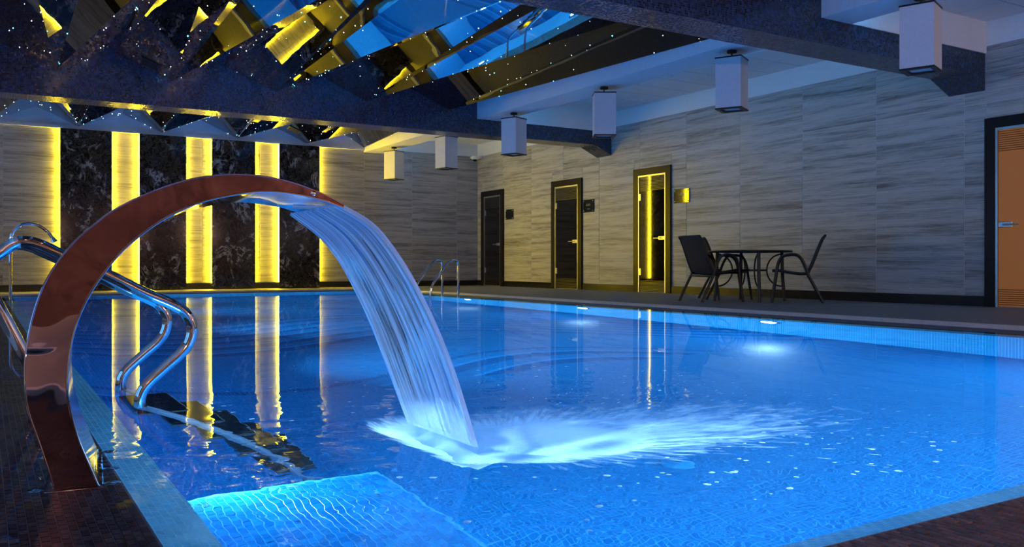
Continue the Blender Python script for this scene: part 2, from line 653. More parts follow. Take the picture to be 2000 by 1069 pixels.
M_stringer = plain('dull_steel', (0.16, 0.22, 0.28), 0.45, metal=0.6)
M_plaque = plain('black_glass_plaque', (0.01, 0.01, 0.012), 0.05)
M_mark = plain('grey_engraving', (0.25, 0.24, 0.22), 0.5)
_t = NT('window_glass')
_f = _t.n('Fresnel')
_m = _t.n('MixShader')
_t.set(_m.inputs[0], _f.outputs[0])
_t.set(_m.inputs[1], _t.n('BsdfTransparent').outputs[0])
_g = _t.n('BsdfGlossy')
_g.inputs['Roughness'].default_value = 0.0
_t.set(_m.inputs[2], _g.outputs[0])
M_pane = _t.done(_m.outputs[0])
M_inlet = plain('pale_blue_plastic', (0.01, 0.30, 0.62), 0.5)
M_drop = NT('water_drop')
_d = M_drop.princ(base=(0.90, 0.95, 1.0), rough=0.3, spec=0.5)
_l = M_drop.n('BsdfTranslucent')
_l.inputs[0].default_value = (0.95, 0.97, 1, 1)
_m = M_drop.n('MixShader')
_m.inputs[0].default_value = 0.6
M_drop.set(_m.inputs[1], _d)
M_drop.set(_m.inputs[2], _l.outputs[0])
M_drop = M_drop.done(_m.outputs[0])

# ================================================================== SETTING
# ---- deck
m = MB()
for (x0, x1, y0, y1) in ((WL, OX0, WREAR, WB), (OX1, WR + 0.05, WREAR, WB), (OX0, OX1, WREAR, OY0), (OX0, OX1, OY1, WB)):
    m.box(x0, x1, y0, y1, -0.25, 0.0)
floor = m.build('floor', M_deck)
tag(floor, 'grey stone deck around the pool', 'floor', kind='structure')
# pale coping strip along the edge of the ledge
for (x0, x1, y0, y1) in ((OX1 - 0.02, OX1 + 0.10, OY0 - 0.1, OY1 + 0.1), (OX0 - 0.10, OX0 + 0.02, OY0 - 0.1, OY1 + 0.1),
                         (OX0 - 0.1, OX1 + 0.1, OY1 - 0.02, OY1 + 0.10), (OX0 - 0.1, OX1 + 0.1, OY0 - 0.10, OY0 + 0.02)):
    MB().box(x0, x1, y0, y1, -0.06, 0.012).build('coping_strip', M_coping, floor)

# ---- pool basin: ledge, sloping lip, walls, floor (one shell)
m = MB()


def ringrect(x0, x1, y0, y1, z):
    return [(x0, y0, z), (x1, y0, z), (x1, y1, z), (x0, y1, z)]


r0 = ringrect(OX0, OX1, OY0, OY1, -0.2)
r1 = ringrect(OX0, OX1, OY0, OY1, LEDGE)
r2 = ringrect(PX0 - 0.12, PX1 + 0.12, PY0 - 0.12, PY1 + 0.12, LEDGE)
r3 = ringrect(PX0, PX1, PY0, PY1, LIP)
r4 = ringrect(PX0, PX1, PY0, PY1, PBOT)
for a, b, mi in ((r1, r2, 1), (r2, r3, 2), (r3, r4, 3)):
    for i in range(4):
        j = (i + 1) % 4
        m.quad(a[i], a[j], b[j], b[i], mi)
m.quad(*r4, 0)
basin = m.build('pool_basin', [M_pool, M_ledge, M_lip, M_poolwall], recalc=False)
tag(basin, 'blue mosaic swimming pool basin with dark overflow ledge', 'pool', kind='structure')


# individually laid stick tiles of the ledge near the camera
def tile_field(parent, x0, x1, y0, y1, z, px, py, mats, groutmat, name, keep, skip=None, th=0.0032):
    MB().quad((x0, y0, z + 0.0006), (x1, y0, z + 0.0006), (x1, y1, z + 0.0006), (x0, y1, z + 0.0006)).build('joint_bed', groutmat, parent)
    cells = []
    nx = int((x1 - x0) / px)
    ny = int((y1 - y0) / py)
    for i in range(nx):
        for j in range(-1, ny):
            cx = x0 + (i + 0.5) * px
            cyy = y0 + (j + 0.5 + (0.5 if i % 2 else 0.0)) * py
            if cyy < y0 + py * 0.5 or cyy > y1 - py * 0.45:
                continue
            if skip and skip(cx, cyy):
                continue
            cells.append((cx, cyy, random.randrange(len(mats)), random.uniform(-0.0005, 0.0007)))
    def size_key(c):
        d = 0.5197 * c[0] + 0.8544 * c[1]
        xs = (0.8544 * c[0] - 0.5197 * c[1]) / d
        ys = (EYE - z) / d
        vis = abs(xs) < 1000 / 1700 and ys < 552 / 1700
        return (0 if vis else 1, d)
    cells.sort(key=size_key)
    hx, hy = px * 0.445, py * 0.465
    shared = [MB().add([(-hx, -hy, 0), (hx, -hy, 0), (hx, hy, 0), (-hx, hy, 0), (-hx * .93, -hy * .96, th), (hx * .93, -hy * .96, th), (hx * .93, hy * .96, th), (-hx * .93, hy * .96, th)],
                       [(4, 5, 6, 7), (0, 1, 5, 4), (1, 2, 6, 5), (2, 3, 7, 6), (3, 0, 4, 7)]).mesh(name, q) for q in mats]
    for c in cells[:keep]:
        link(name, shared[c[2]], parent, (c[0], c[1], z + 0.001 + c[3]))
    rest = MB()
    for (cx, cyy, k, dz) in cells[keep:]:
        zz = z + 0.001 + dz
        rest.add([(cx - hx, cyy - hy, zz), (cx + hx, cyy - hy, zz), (cx + hx, cyy + hy, zz), (cx - hx, cyy + hy, zz),
                  (cx - hx * .93, cyy - hy * .96, zz + th), (cx + hx * .93, cyy - hy * .96, zz + th), (cx + hx * .93, cyy + hy * .96, zz + th), (cx - hx * .93, cyy + hy * .96, zz + th)],
                 [(4, 5, 6, 7), (0, 1, 5, 4), (1, 2, 6, 5), (2, 3, 7, 6), (3, 0, 4, 7)], k)
    o = rest.build(name + '_field', mats, parent, recalc=False)
    o['kind'] = 'stuff'


tile_field(basin, -0.10, 0.30, 1.10, 5.2, LEDGE, 0.018, 0.036, M_brown, M_ledge_grout, 'mosaic_tile', 220)
# the near side rises just clear of the water
KZ = -0.014
m = MB()
m.quad((0.30, OY0 + 0.02, KZ), (OX1 - 0.02, OY0 + 0.02, KZ), (OX1 - 0.02, 1.10, KZ), (0.30, 1.10, KZ), 0)
m.quad((0.30, 1.10, KZ), (PX1, 1.10, KZ), (PX1, PY0 + 0.012, LIP + 0.002), (PX0, PY0 + 0.012, LIP + 0.002), 1)
m.quad((0.30, OY0 + 0.02, LEDGE), (0.30, OY0 + 0.02, KZ), (0.30, 1.10, KZ), (0.30, 1.10, LEDGE), 0)
m.add([(0.30, 1.10, LEDGE), (0.30, 1.10, KZ), (PX0, PY0 + 0.012, LIP + 0.002)], [(0, 1, 2)], 1)
m.build('near_kerb', [M_ledge, M_lip], basin, recalc=False)
tile_field(basin, 0.302, 3.6, OY0 + 0.03, 1.098, KZ, 0.018, 0.036, M_brown, M_ledge_grout, 'mosaic_tile', 80)

# submerged bench in the near corner
bench = MB().box(PX0 + 0.002, 1.13, PY0 + 0.002, 2.72, PBOT + 0.01, -0.62).build('pool_bench', M_poolwall)
tag(bench, 'pale blue mosaic bench under water in the near pool corner', 'pool bench', kind='structure')
tile_field(bench, PX0 + 0.004, 1.128, PY0 + 0.004, 2.718, -0.62, 0.024, 0.030, M_bluet, M_bench_grout, 'mosaic_tile', 300, th=0.0006)

# ---- water surface
m = MB()
m.quad((OX0 + 0.02, OY0 + 0.02, WATER), (OX1 - 0.02, OY0 + 0.02, WATER), (OX1 - 0.02, OY1 - 0.02, WATER), (OX0 + 0.02, OY1 - 0.02, WATER))
water = m.build('pool_water', M_water, recalc=False)
tag(water, 'clear rippled blue water filling the pool up to the deck', 'water', kind='stuff')

# ---- walls
SLAB_CACHE = {}


def slab(parent, axis, a0, a1, z0, z1, face, mat, name='stone_slab', thick=0.03):
    w, h = a1 - a0, z1 - z0
    if w < 0.02 or h < 0.02:
        return
    key = (axis, round(w, 3), round(h, 3), mat.name)
    g = 0.003
    b = 0.004
    if key not in SLAB_CACHE:
        hw, hh = w / 2 - g, h / 2 - g
        vs = []
        for (k, d) in ((0, thick), (0, b), (b, 0)):
            for (sx, sz) in ((-1, -1), (1, -1), (1, 1), (-1, 1)):
                u, z = sx * (hw - k), sz * (hh - k)
                vs.append((d, u, z) if axis == 1 else (u, d, z))
        fs = []
        for k in range(2):
            for i in range(4):
                j = (i + 1) % 4
                fs.append((k * 4 + i, k * 4 + j, (k + 1) * 4 + j, (k + 1) * 4 + i))
        fs += [(0, 3, 2, 1), (8, 9, 10, 11)]
        SLAB_CACHE[key] = MB().add(vs, fs).mesh(name, mat)
    c = (a0 + a1) / 2
    loc = (face, c, (z0 + z1) / 2) if axis == 1 else (c, face, (z0 + z1) / 2)
    link(name, SLAB_CACHE[key], parent, loc)


def subtract(rect, holes):
    out = [rect]
    for (h0, h1, k0, k1) in holes:
        nxt = []
        for (a0, a1, z0, z1) in out:
            if h1 <= a0 or h0 >= a1 or k1 <= z0 or k0 >= z1:
                nxt.append((a0, a1, z0, z1))
                continue
            if a0 < h0:
                nxt.append((a0, h0, z0, z1))
            if h1 < a1:
                nxt.append((h1, a1, z0, z1))
            b0, b1 = max(a0, h0), min(a1, h1)
            if z0 < k0:
                nxt.append((b0, b1, z0, k0))
            if k1 < z1:
                nxt.append((b0, b1, k1, z1))
        out = nxt
    return out


DOORS = [(17.79, 18.86), (14.62, 15.74), (11.90, 12.94), (5.06, 6.15)]
DH = 2.32
TOPZ = 3.22
CEIL = 3.52
ROOF = 3.80
wr = MB().box(WR + 0.005, WR + 0.2, WREAR, WB + 0.2, -0.25, ROOF).build('wall_right', M_grout)
tag(wr, 'long right wall clad in large grey travertine slabs', 'wall', kind='structure')
holes = [(a, b, -1, DH) for a, b in DOORS]
rows = [0.13] + [0.63 * k for k in range(1, 6)] + [TOPZ]
y = 6.43 - 1.27 * 9
while y < WB:
    for k in range(len(rows) - 1):
        for (a0, a1, z0, z1) in subtract((max(y, WREAR), min(y + 1.27, WB), rows[k], rows[k + 1]), holes):
            slab(wr, 1, a0, a1, z0, z1, WR, M_trav_r)
    y += 1.27
MB().box(WR - 0.004, WR + 0.04, WREAR, WB, TOPZ, ROOF - 0.05).build('plaster_band', M_white, wr)

wb = MB().box(WL, WR + 0.2, WB + 0.005, WB + 0.2, -0.25, ROOF).build('wall_back', M_grout)
tag(wb, 'back wall clad in grey travertine slabs with black marble panels', 'wall', kind='structure')
x = 7.59 - 1.21 * 10
while x < WR:
    for k in range(len(rows) - 1):
        a0, a1 = max(x, WL), min(x + 1.21, WR)
        if a1 - a0 > 0.02:
            slab(wb, 0, a0, a1, rows[k], rows[k + 1], WB, M_trav_b)
    x += 1.21
MB().box(WL, WR, WB - 0.004, WB + 0.04, TOPZ, ROOF - 0.05).build('plaster_band', M_white, wb)

FILL_WIN = [(-2.6 + 3.6 * k, -2.6 + 3.6 * k + 2.8) for k in range(6)]  # unseen windows added to let blue fill light onto the right side
WZ0, WZ1 = 0.5, 2.75
m = MB()
for (a0, a1, z0, z1) in subtract((WREAR, WB, -0.25, ROOF), [(a, b, WZ0, WZ1) for a, b in FILL_WIN]):
    m.box(WL - 0.2, WL, a0, a1, z0, z1)
wl = m.build('wall_left', M_trav_r)
for k, (a, b) in enumerate(FILL_WIN):
    w = empty('window_%d' % (k + 1), (WL - 0.1, (a + b) / 2, WZ0))
    tag(w, 'wide window in the left wall outside the frame', 'window', kind='structure')
    hw, hh = (b - a) / 2, WZ1 - WZ0
    f = MB()
    for (y0, y1, z0, z1) in ((-hw, hw, 0, 0.06), (-hw, hw, hh - 0.06, hh), (-hw, -hw + 0.06, 0.06, hh - 0.06), (hw - 0.06, hw, 0.06, hh - 0.06), (-0.03, 0.03, 0.06, hh - 0.06)):
        f.box(-0.035, 0.035, y0, y1, z0, z1)
    f.build('window_frame', M_frame, w)
    for (y0, y1) in ((-hw + 0.06, -0.03), (0.03, hw - 0.06)):
        MB().box(-0.004, 0.004, y0, y1, 0.06, hh - 0.06).build('pane', M_pane, w)
tag(wl, 'left wall of grey travertine beyond the frame', 'wall', kind='structure')
wre = MB().box(WL, WR, WREAR - 0.2, WREAR, -0.25, ROOF).build('wall_rear', M_wood)
tag(wre, 'orange brown wooden wall behind the camera', 'wall', kind='structure')

# baseboards
bb = MB()
segs = [WREAR] + sum([[a, b] for a, b in sorted(DOORS)], []) + [WB]
for i in range(0, len(segs), 2):
    bb.box(WR - 0.018, WR + 0.03, segs[i], segs[i + 1], 0, 0.13)
tag(bb.build('baseboard_right', M_base), 'black baseboard along the right wall', 'baseboard', kind='structure')
tag(MB().box(WL, WR, WB - 0.018, WB + 0.03, 0, 0.13).build('baseboard_back', M_base), 'black baseboard along the back wall', 'baseboard', kind='structure')
# pale trim on top of the back wall stone
tag(MB().box(WL, 7.57, WB - 0.07, WB - 0.002, TOPZ - 0.045, TOPZ + 0.015).build('trim_1', M_white), 'pale moulding along the top of the back wall', 'trim', kind='structure')

# ---- ceiling
BEAMS = [(6.16, 6.63), (13.65, 14.12)]
MX0, MX1 = -0.52, 7.57           # extent of the mirrored ceiling
ceil = MB().box(WL, WR + 0.2, WREAR, WB + 0.2, ROOF, ROOF + 0.15).build('ceiling', M_white)
tag(ceil, 'faceted mirror ceiling with star lights and white panel borders', 'ceiling', kind='structure')
ZONES = [(WREAR, 6.16), (6.63, 13.65), (14.12, WB)]
# white soffit strips carrying the lamps, and the fascia towards the pool
for (x0, x1) in ((7.57, 8.05), (-1.0, -0.52)):
    for (y0, y1) in ZONES:
        MB().box(x0, x1, y0 + 0.002, y1 - 0.002, 3.13, ROOF - 0.01).build('soffit', M_white, ceil)
# added blue fill tape, hidden on each soffit's inner face, brightens the panel ceiling
for (y0, y1) in ZONES:
    for (xa, xb) in ((8.052, 8.066), (-1.016, -1.002)):
        MB().box(xa, xb, y0 + 0.1, y1 - 0.1, 3.27, 3.295).build('cove_light', M_fill_tape, ceil)
# white faces above the beams
for (y0, y1) in BEAMS:
    for ya in (y0 - 0.02, y1):
        MB().box(8.05, WR - 0.005, ya, ya + 0.02, 3.13, ROOF - 0.01).build('plaster_face', M_white, ceil)
# acoustic panels in a grid of rails
PAN = {}
for (xa, xb) in ((8.05, WR - 0.005), (WL, -1.0)):
    for (y0, y1) in ZONES:
        n = max(1, round((y1 - y0) / 0.61))
        k = max(1, round((xb - xa) / 0.61))
        sx, sy = (xb - xa) / k, (y1 - y0) / n
        key = (round(sx, 4), round(sy, 4))
        if key not in PAN:
            PAN[key] = MB().box(-sx / 2 + 0.011, sx / 2 - 0.011, -sy / 2 + 0.011, sy / 2 - 0.011, 0, 0.012).mesh('ceiling_panel', M_tile_c)
        for i in range(k):
            for j in range(n):
                link('ceiling_panel', PAN[key], ceil, (xa + (i + .5) * sx, y0 + (j + .5) * sy, CEIL))
        rl = MB()
        for i in range(k + 1):
            rl.box(xa + i * sx - 0.011, xa + i * sx + 0.011, y0, y1, CEIL + 0.004, CEIL + 0.02)
        for j in range(n + 1):
            rl.box(xa, xb, y0 + j * sy - 0.011, y0 + j * sy + 0.011, CEIL + 0.004, CEIL + 0.02)
        rl.build('ceiling_rail', M_tbar, ceil)

# beams with haunches at the right wall
for bi, (y0, y1) in enumerate(BEAMS):
    m = MB()
    zb = 2.855
    prof = [(WL, zb - 0.18), (WL + 0.4, zb), (WR - 0.40, zb), (WR - 0.002, zb - 0.18), (WR - 0.002, 3.13), (MX1 + 0.002, 3.13), (MX1 + 0.002, ROOF - .01),
            (MX0, ROOF - .01), (MX0, 3.13), (WL, 3.13)]
    n = len(prof)
    m.add([(px, y0, pz) for px, pz in prof] + [(px, y1, pz) for px, pz in prof],
          [tuple(range(n)), tuple(reversed(range(n, 2 * n)))] + [(i, (i + 1) % n, n + (i + 1) % n, n + i) for i in range(n)])
    b = m.build('ceiling_beam', M_beam)
    tag(b, ['ceiling beam clad in dark glittering mosaic, nearer one, crossing the top right corner',
            'ceiling beam clad in dark glittering mosaic, farther one, nearest the back wall'][bi], 'beam', kind='structure')

# mirror facets
LOWS_A = [MX0] + [0.88 + 1.53 * k for k in range(5)]
LOWS_B = [0.09 + 1.53 * k for k in range(5)] + [MX1]
XS = sorted([(x, 'A') for x in LOWS_A] + [(x, 'B') for x in LOWS_B])
ZL, ZH = 3.24, 3.56
stars = []


def facet(p, q, r):
    P = [Vector(p), Vector(q), Vector(r)]
    nrm = (P[1] - P[0]).cross(P[2] - P[0]).normalized()
    if nrm.z > 0:
        nrm = -nrm
    c = (P[0] + P[1] + P[2]) / 3
    g = 0.005
    lo = [v + (c - v).normalized() * g for v in P]
    hi = [v - nrm * 0.008 for v in lo]
    MB().add(lo + hi, [(0, 1, 2), (5, 4, 3), (0, 1, 4, 3), (1, 2, 5, 4), (2, 0, 3, 5)]).build('mirror_facet', M_mirror, ceil)
    area = (P[1] - P[0]).cross(P[2] - P[0]).length / 2
    ns = int(area * 3.4 * (1.2 if c.y > 6 else 0.4) + random.random())
    for _ in range(ns):
        a, b = random.random(), random.random()
        if a + b > 1:
            a, b = 1 - a, 1 - b
        stars.append((P[0] + (P[1] - P[0]) * a + (P[2] - P[0]) * b + nrm * 0.002))
    # more points follow the folds
    for _ in range(int(2 if c.y > 6 else 1)):
        a = random.random()
        stars.append(P[0] + (P[1] - P[0]) * a + (c - P[0]) * 0.03 + nrm * 0.002)


for zi, (y0, y1) in enumerate(ZONES):
    near_low = 'B' if zi < 2 else 'A'
    if zi == 0:
        near_low = 'B'
    far_low = 'A' if near_low == 'B' else 'B'
    for i in range(len(XS) - 1):
        (xa, ka), (xb, kb) = XS[i], XS[i + 1]
        na = (xa, y0, ZL if ka == near_low else ZH)
        nb = (xb, y0, ZL if kb == near_low else ZH)
        fa = (xa, y1, ZL if ka == far_low else ZH)
        fb = (xb, y1, ZL if kb == far_low else ZH)
        if ka == far_low:      # fa low, nb low
            facet(fa, nb, fb)
            facet(fa, nb, na)
        else:                  # fb low, na low
            facet(fb, na, fa)
            facet(fb, na, nb)
st = MB()
for k, p in enumerate(stars):
    r = random.choice((0.0035, 0.0045, 0.006)) * (0.6 if p.y < 6.2 else 1.0)
    mi = 1 if random.random() < 0.12 else 0
    if mi:
        r *= 1.5
    st.add([(p.x + r, p.y, p.z), (p.x, p.y + r, p.z), (p.x - r, p.y, p.z), (p.x, p.y - r, p.z), (p.x, p.y, p.z + r), (p.x, p.y, p.z - r)],
           [(0, 1, 4), (1, 2, 4), (2, 3, 4), (3, 0, 4), (1, 0, 5), (2, 1, 5), (3, 2, 5), (0, 3, 5)], mi)
so = st.build('star_lights', [M_star_w, M_star_c], ceil, recalc=False)
so['kind'] = 'stuff'

# ================================================================== BACK WALL PANELS
PANELS = [(1.284, 2.20), (2.71, 3.615), (4.13, 5.035), (5.56, 6.47)]
names = ['leftmost', 'second from the left', 'third from the left', 'rightmost']
for i, (x0, x1) in enumerate(PANELS):
    e = empty('marble_panel', ((x0 + x1) / 2, WB, 0))
    tag(e, 'black veined marble wall panel edged in yellow light, %s of four' % names[i], 'wall panel', 'black marble panels on the back wall')
    hw = (x1 - x0) / 2
    MB().box(-hw, hw, -0.13, -0.085, 0.02, TOPZ - 0.05).build('marble_face', M_marble, e)
    MB().box(-hw + 0.03, hw - 0.03, -0.085, -0.001, 0.02, TOPZ - 0.05).build('backing_frame', M_black, e)
    for s in (-1, 1):
        a, b = sorted((s * (hw - 0.03), s * (hw - 0.008)))
        MB().box(a, b, -0.036, -0.010, 0.14, TOPZ - 0.06).build('light_strip', M_led, e)

# ================================================================== DOORS
door_lab = ['dark glass door in a black frame, farthest, beside the room corner', 'dark glass door in a black frame, second from the corner',
            'dark glass door reflecting a yellow light strip, beside the table', 'amber lit glass door in a black frame at the right edge']
for i, (a, b) in enumerate(DOORS):
    d = empty('door_%d' % (i + 1), (WR, (a + b) / 2, 0))
    tag(d, door_lab[i], 'door', kind='structure')
    hw = (b - a) / 2
    fw = 0.13
    fr = MB()
    fr.box(-0.035, 0.03, -hw, -hw + fw, 0, DH)
    fr.box(-0.035, 0.03, hw - fw, hw, 0, DH)
    fr.box(-0.035, 0.03, -hw + fw, hw - fw, DH - fw, DH)
    fr.build('frame', M_frame, d)
    jw = 0.028
    jb = MB()
    jb.box(-0.028, 0.03, -hw + fw, -hw + fw + jw, 0, DH - fw)
    jb.box(-0.028, 0.03, hw - fw - jw, hw - fw, 0, DH - fw)
    jb.box(-0.028, 0.03, -hw + fw + jw, hw - fw - jw, DH - fw - jw, DH - fw)
    jb.build('jamb', M_jamb, d)
    lw = hw - fw - jw - 0.006
    leaf = MB().box(-0.012, 0.0, -lw, lw, 0.012, DH - fw - jw - 0.006).build('leaf', M_door_warm if i == 3 else M_door_dark, d)
    # hinges on the far side, handle on the near side (the last door is hung the other way)
    hs = -1 if i == 3 else 1
    for hz in (0.32, 1.72):
        hb = MB().bbox(-0.030, -0.011, hs * lw - (0.055 if hs > 0 else 0.0), hs * lw + (0.0 if hs > 0 else 0.055), hz, hz + 0.13, 0.004)
        hb.build('hinge', M_jamb, leaf)
    ys = -hs * lw
    h = MB()
    h.bbox(-0.028, -0.011, min(ys, ys + hs * 0.17), max(ys, ys + hs * 0.17), 0.97, 1.04, 0.006)
    h.tube([(-0.02, ys + hs * 0.09, 1.005), (-0.06, ys + hs * 0.09, 1.005)], 0.011, 10)
    h.tube([(-0.06, ys + hs * 0.075, 1.005), (-0.06, ys + hs * 0.26, 1.005)], 0.012, 10)
    h.build('handle', M_jamb, leaf, smooth=True)

# plaques
for (yc, zc, w, h, lab) in ((17.52, 1.70, 0.34, 0.24, 'small black plaque beside the farthest door'), (14.39, 1.72, 0.36, 0.26, 'small black engraved plaque beside the second door'),
                            (11.62, 1.74, 0.40, 0.25, 'small glossy black plaque beside the door nearest the table')):
    pe = MB().bbox(WR - 0.02, WR + 0.001, yc - w / 2, yc + w / 2, zc - h / 2, zc + h / 2, 0.004).build('wall_plaque', M_plaque)
    tag(pe, lab, 'plaque', 'plaques beside the doors')
    if yc < 17:
        g = MB()
        for k in range(5):
            yy = yc + 0.07 - k * 0.032
            hh = (0.05, 0.035, 0.05, 0.04, 0.05)[k]
            g.box(WR - 0.0215, WR - 0.0195, yy - 0.007, yy + 0.007, zc, zc + hh)
        for k in range(3):
            yy = yc + 0.03 - k * 0.03
            g.box(WR - 0.0215, WR - 0.0195, yy - 0.009, yy + 0.009, zc - 0.07, zc - 0.055)
        tag(g.build('engraving', M_mark, pe), kind='stuff')
    for (sy, sz) in ((-1, -1), (1, -1), (1, 1), (-1, 1)):
        MB().lathe([(0.006, 0), (0.011, -0.004), (0.011, -0.008), (0.006, -0.011)], (WR - 0.018, yc + sy * (w / 2 - 0.03), zc + sz * (h / 2 - 0.03)), 10, 'x').build('stud', M_jamb, pe)

# ================================================================== PENDANT LAMPS
def make_lamp():
    root = empty('pendant_lamp')
    hw, zt, zb = 0.155, -0.115, -0.715
    # ceiling rose and stem (origin at the soffit)
    MB().lathe([(0.055, 0.0), (0.06, -0.006), (0.06, -0.03), (0.05, -0.036)], (0, 0, 0), 20).build('ceiling_rose', M_black, root, smooth=True)
    MB().tube([(0, 0, -0.03), (0, 0, zt - 0.002)], 0.009, 10).build('stem', M_black, root, smooth=True)
    sh = MB()
    t = 0.006
    sh.box(-hw, hw, -hw, -hw + t, zb, zt)
    sh.box(-hw, hw, hw - t, hw, zb, zt)
    sh.box(-hw, -hw + t, -hw + t, hw - t, zb, zt)
    sh.box(hw - t, hw, -hw + t, hw - t, zb, zt)
    shade = sh.build('shade', M_shade, root)
    for z in (zt, zb - 0.016):
        fr = MB()
        o = hw + 0.006
        w = 0.05 if z == zb - 0.016 else 0.02
        fr.box(-o, o, -o, -o + w, z, z + 0.016)
        fr.box(-o, o, o - w, o, z, z + 0.016)
        fr.box(-o, -o + w, -o + w, o - w, z, z + 0.016)
        fr.box(o - w, o, -o + w, o - w, z, z + 0.016)
        if z == zt:
            fr.box(-o + w, o - w, -0.012, 0.012, z, z + 0.006)
        fr.build('frame_ring', M_black, root)
    MB().box(-hw + 0.05, hw - 0.05, -hw + 0.05, hw - 0.05, zb + 0.004, zb + 0.010).build('diffuser', M_shade, root)
    return root


LY = [5.17, 7.67, 10.22, 12.76, 15.31, 17.86]
LROT = [20, 28, -31, 22, 12, 25]
LLAB = ['white square pendant lamp, largest and nearest, at the top right edge', 'white square pendant lamp hanging before the near mosaic beam, second nearest',
        'white square pendant lamp seen face on, third nearest, above the far beam end', 'white square pendant lamp with a yellow lit side, fourth nearest, before the far beam',
        'white square pendant lamp half hidden behind the far beam', 'white square pendant lamp, farthest, in front of the back wall']
lamp0 = make_lamp()
for i, yy in enumerate(LY):
    o = lamp0 if i == 0 else copy_tree(lamp0)
    o.location = (7.8, yy, 3.13)
    o.rotation_euler.z = R(LROT[i])
    tag(o, LLAB[i], 'lamp', 'pendant lamps along the right side')
for i, yy in enumerate(LY[:5]):
    o = copy_tree(lamp0)
    o.location = (-0.76, yy, 3.13)
    o.rotation_euler.z = R(LROT[-i])
    tag(o, 'white square pendant lamp of the left row, seen only in the ceiling mirrors', 'lamp', 'pendant lamps along the left side')

# ceiling downlight discs and the camera dome in the corner
for k, (xx, yy) in enumerate(((9.3, 10.55), (9.0, 12.35), (9.5, 8.4), (9.3, 16.4))):
    o = MB().lathe([(0.10, 0.0), (0.11, -0.008), (0.085, -0.02), (0.05, -0.026)], (xx, yy, CEIL + 0.004), 20).build('ceiling_speaker', M_white, smooth=True)
    tag(o, ['round white ceiling disc beside the second nearest lamp', 'round white ceiling disc beside the face on lamp', 'round white ceiling disc near the near beam',
            'round white ceiling disc in the far ceiling bay'][k], 'ceiling disc', 'round discs in the panel ceiling')
cd = empty('security_camera', (10.42, 18.9, TOPZ))
tag(cd, 'small white security camera in the upper far corner of the room', 'camera')
MB().box(-0.03, 0.18, -0.03, 0.18, -0.055, -0.012).build('bracket', M_white, cd)
MB().lathe([(0.085, -0.02), (0.09, -0.05), (0.085, -0.09), (0.05, -0.10)], (0, 0, 0), 18).build('housing', M_white, cd, smooth=True)
MB().lathe([(0.055, -0.095), (0.05, -0.125), (0.03, -0.145), (0.008, -0.15)], (0, 0, 0), 16).build('dome', M_plaque, cd, smooth=True)

# fixtures for the added fill lamps on the rear wall
for k, p in enumerate(REAR_FILL):
    e = empty('wall_lamp', (p[0], WREAR, p[2]))
    tag(e, 'small warm glass wall lamp on the wooden rear wall behind the camera', 'lamp', 'wall lamps on the rear wall')
    MB().bbox(-0.05, 0.05, 0.0, 0.02, -0.10, 0.10, 0.005).build('wall_plate', M_jamb, e)
    MB().lathe([(0.04, -0.14), (0.055, -0.10), (0.06, 0.0), (0.055, 0.10), (0.04, 0.14)], (0, 0.09, 0), 16).build('glass_shade', M_fill_glass, e, smooth=True)

# air grilles set into the mirrored ceiling
for (p, n, lab) in (((2.03, 13.22, 3.372), (-0.375, 0.042, -0.926), 'dark slatted air grille in the mirror ceiling before the far beam'),
                    ((5.70, 18.36, 3.412), (-0.396, 0.059, -0.916), 'dark slatted air grille in the mirror ceiling above the third marble panel')):
    nv = Vector(n).normalized()
    e = empty('air_grille', Vector(p) + nv * 0.004)
    e.rotation_euler = nv.to_track_quat('Z', 'Y').to_euler()
    tag(e, lab, 'vent', 'air grilles in the mirror ceiling')
    fr = MB()
    for (x0, x1, y0, y1) in ((-0.20, 0.20, -0.13, -0.105), (-0.20, 0.20, 0.105, 0.13), (-0.20, -0.175, -0.105, 0.105), (0.175, 0.20, -0.105, 0.105)):
        fr.box(x0, x1, y0, y1, -0.003, 0.010)
    fr.build('frame', M_black, e)
    MB().box(-0.175, 0.175, -0.105, 0.105, -0.003, 0.001).build('backing', M_base, e)
    for k in range(9):
        xx = -0.155 + k * 0.0385
        MB().box(xx - 0.011, xx + 0.011, -0.105, 0.105, 0.001, 0.008).build('slat', M_black, e)

# ================================================================== POOL LAMPS AND INLETS
for k, yy in enumerate(LIGHT_Y):
    for side in (0, 1):
        e = empty('pool_lamp', (PX1 if side == 0 else PX0, yy, -0.42))
        s = -1 if side == 0 else 1
        if side == 0:
            lab = ['glowing underwater lamp in the right pool wall near the right edge', 'glowing underwater lamp in the right pool wall below the table and chairs',
                   'glowing underwater lamp in the right pool wall below the second door', 'glowing underwater lamp in the right pool wall beside the far ladder',
                   'glowing underwater lamp in the right pool wall behind the waterfall'][k]
        else:
            lab = 'underwater lamp in the left pool wall facing away from the camera'
        tag(e, lab, 'pool light', 'underwater lamps in the pool walls')
        MB().lathe([(0.145, 0.0), (0.145, s * 0.012), (0.13, s * 0.022), (0.10, s * 0.022), (0.10, 0.0)], (0, 0, 0), 24, 'x').build('rim', M_chrome, e, smooth=True)
        MB().lathe([(0.098, 0.0), (0.098, s * 0.016), (0.06, s * 0.026), (0.01, s * 0.028)], (0, 0, 0), 24, 'x').build('lens', M_pool_lens, e, smooth=True)
for xx in NEAR_FILL_X:
    e = empty('pool_lamp', (xx, PY0, -0.42))
    tag(e, 'underwater lamp in the near pool wall facing away from the camera', 'pool light', 'underwater lamps in the pool walls')
    MB().lathe([(0.145, 0.0), (0.145, 0.012), (0.13, 0.022), (0.10, 0.022), (0.10, 0.0)], (0, 0, 0), 24, 'y').build('rim', M_chrome, e, smooth=True)
    MB().lathe([(0.098, 0.0), (0.098, 0.016), (0.06, 0.026), (0.01, 0.028)], (0, 0, 0), 24, 'y').build('lens', M_pool_lens, e, smooth=True)
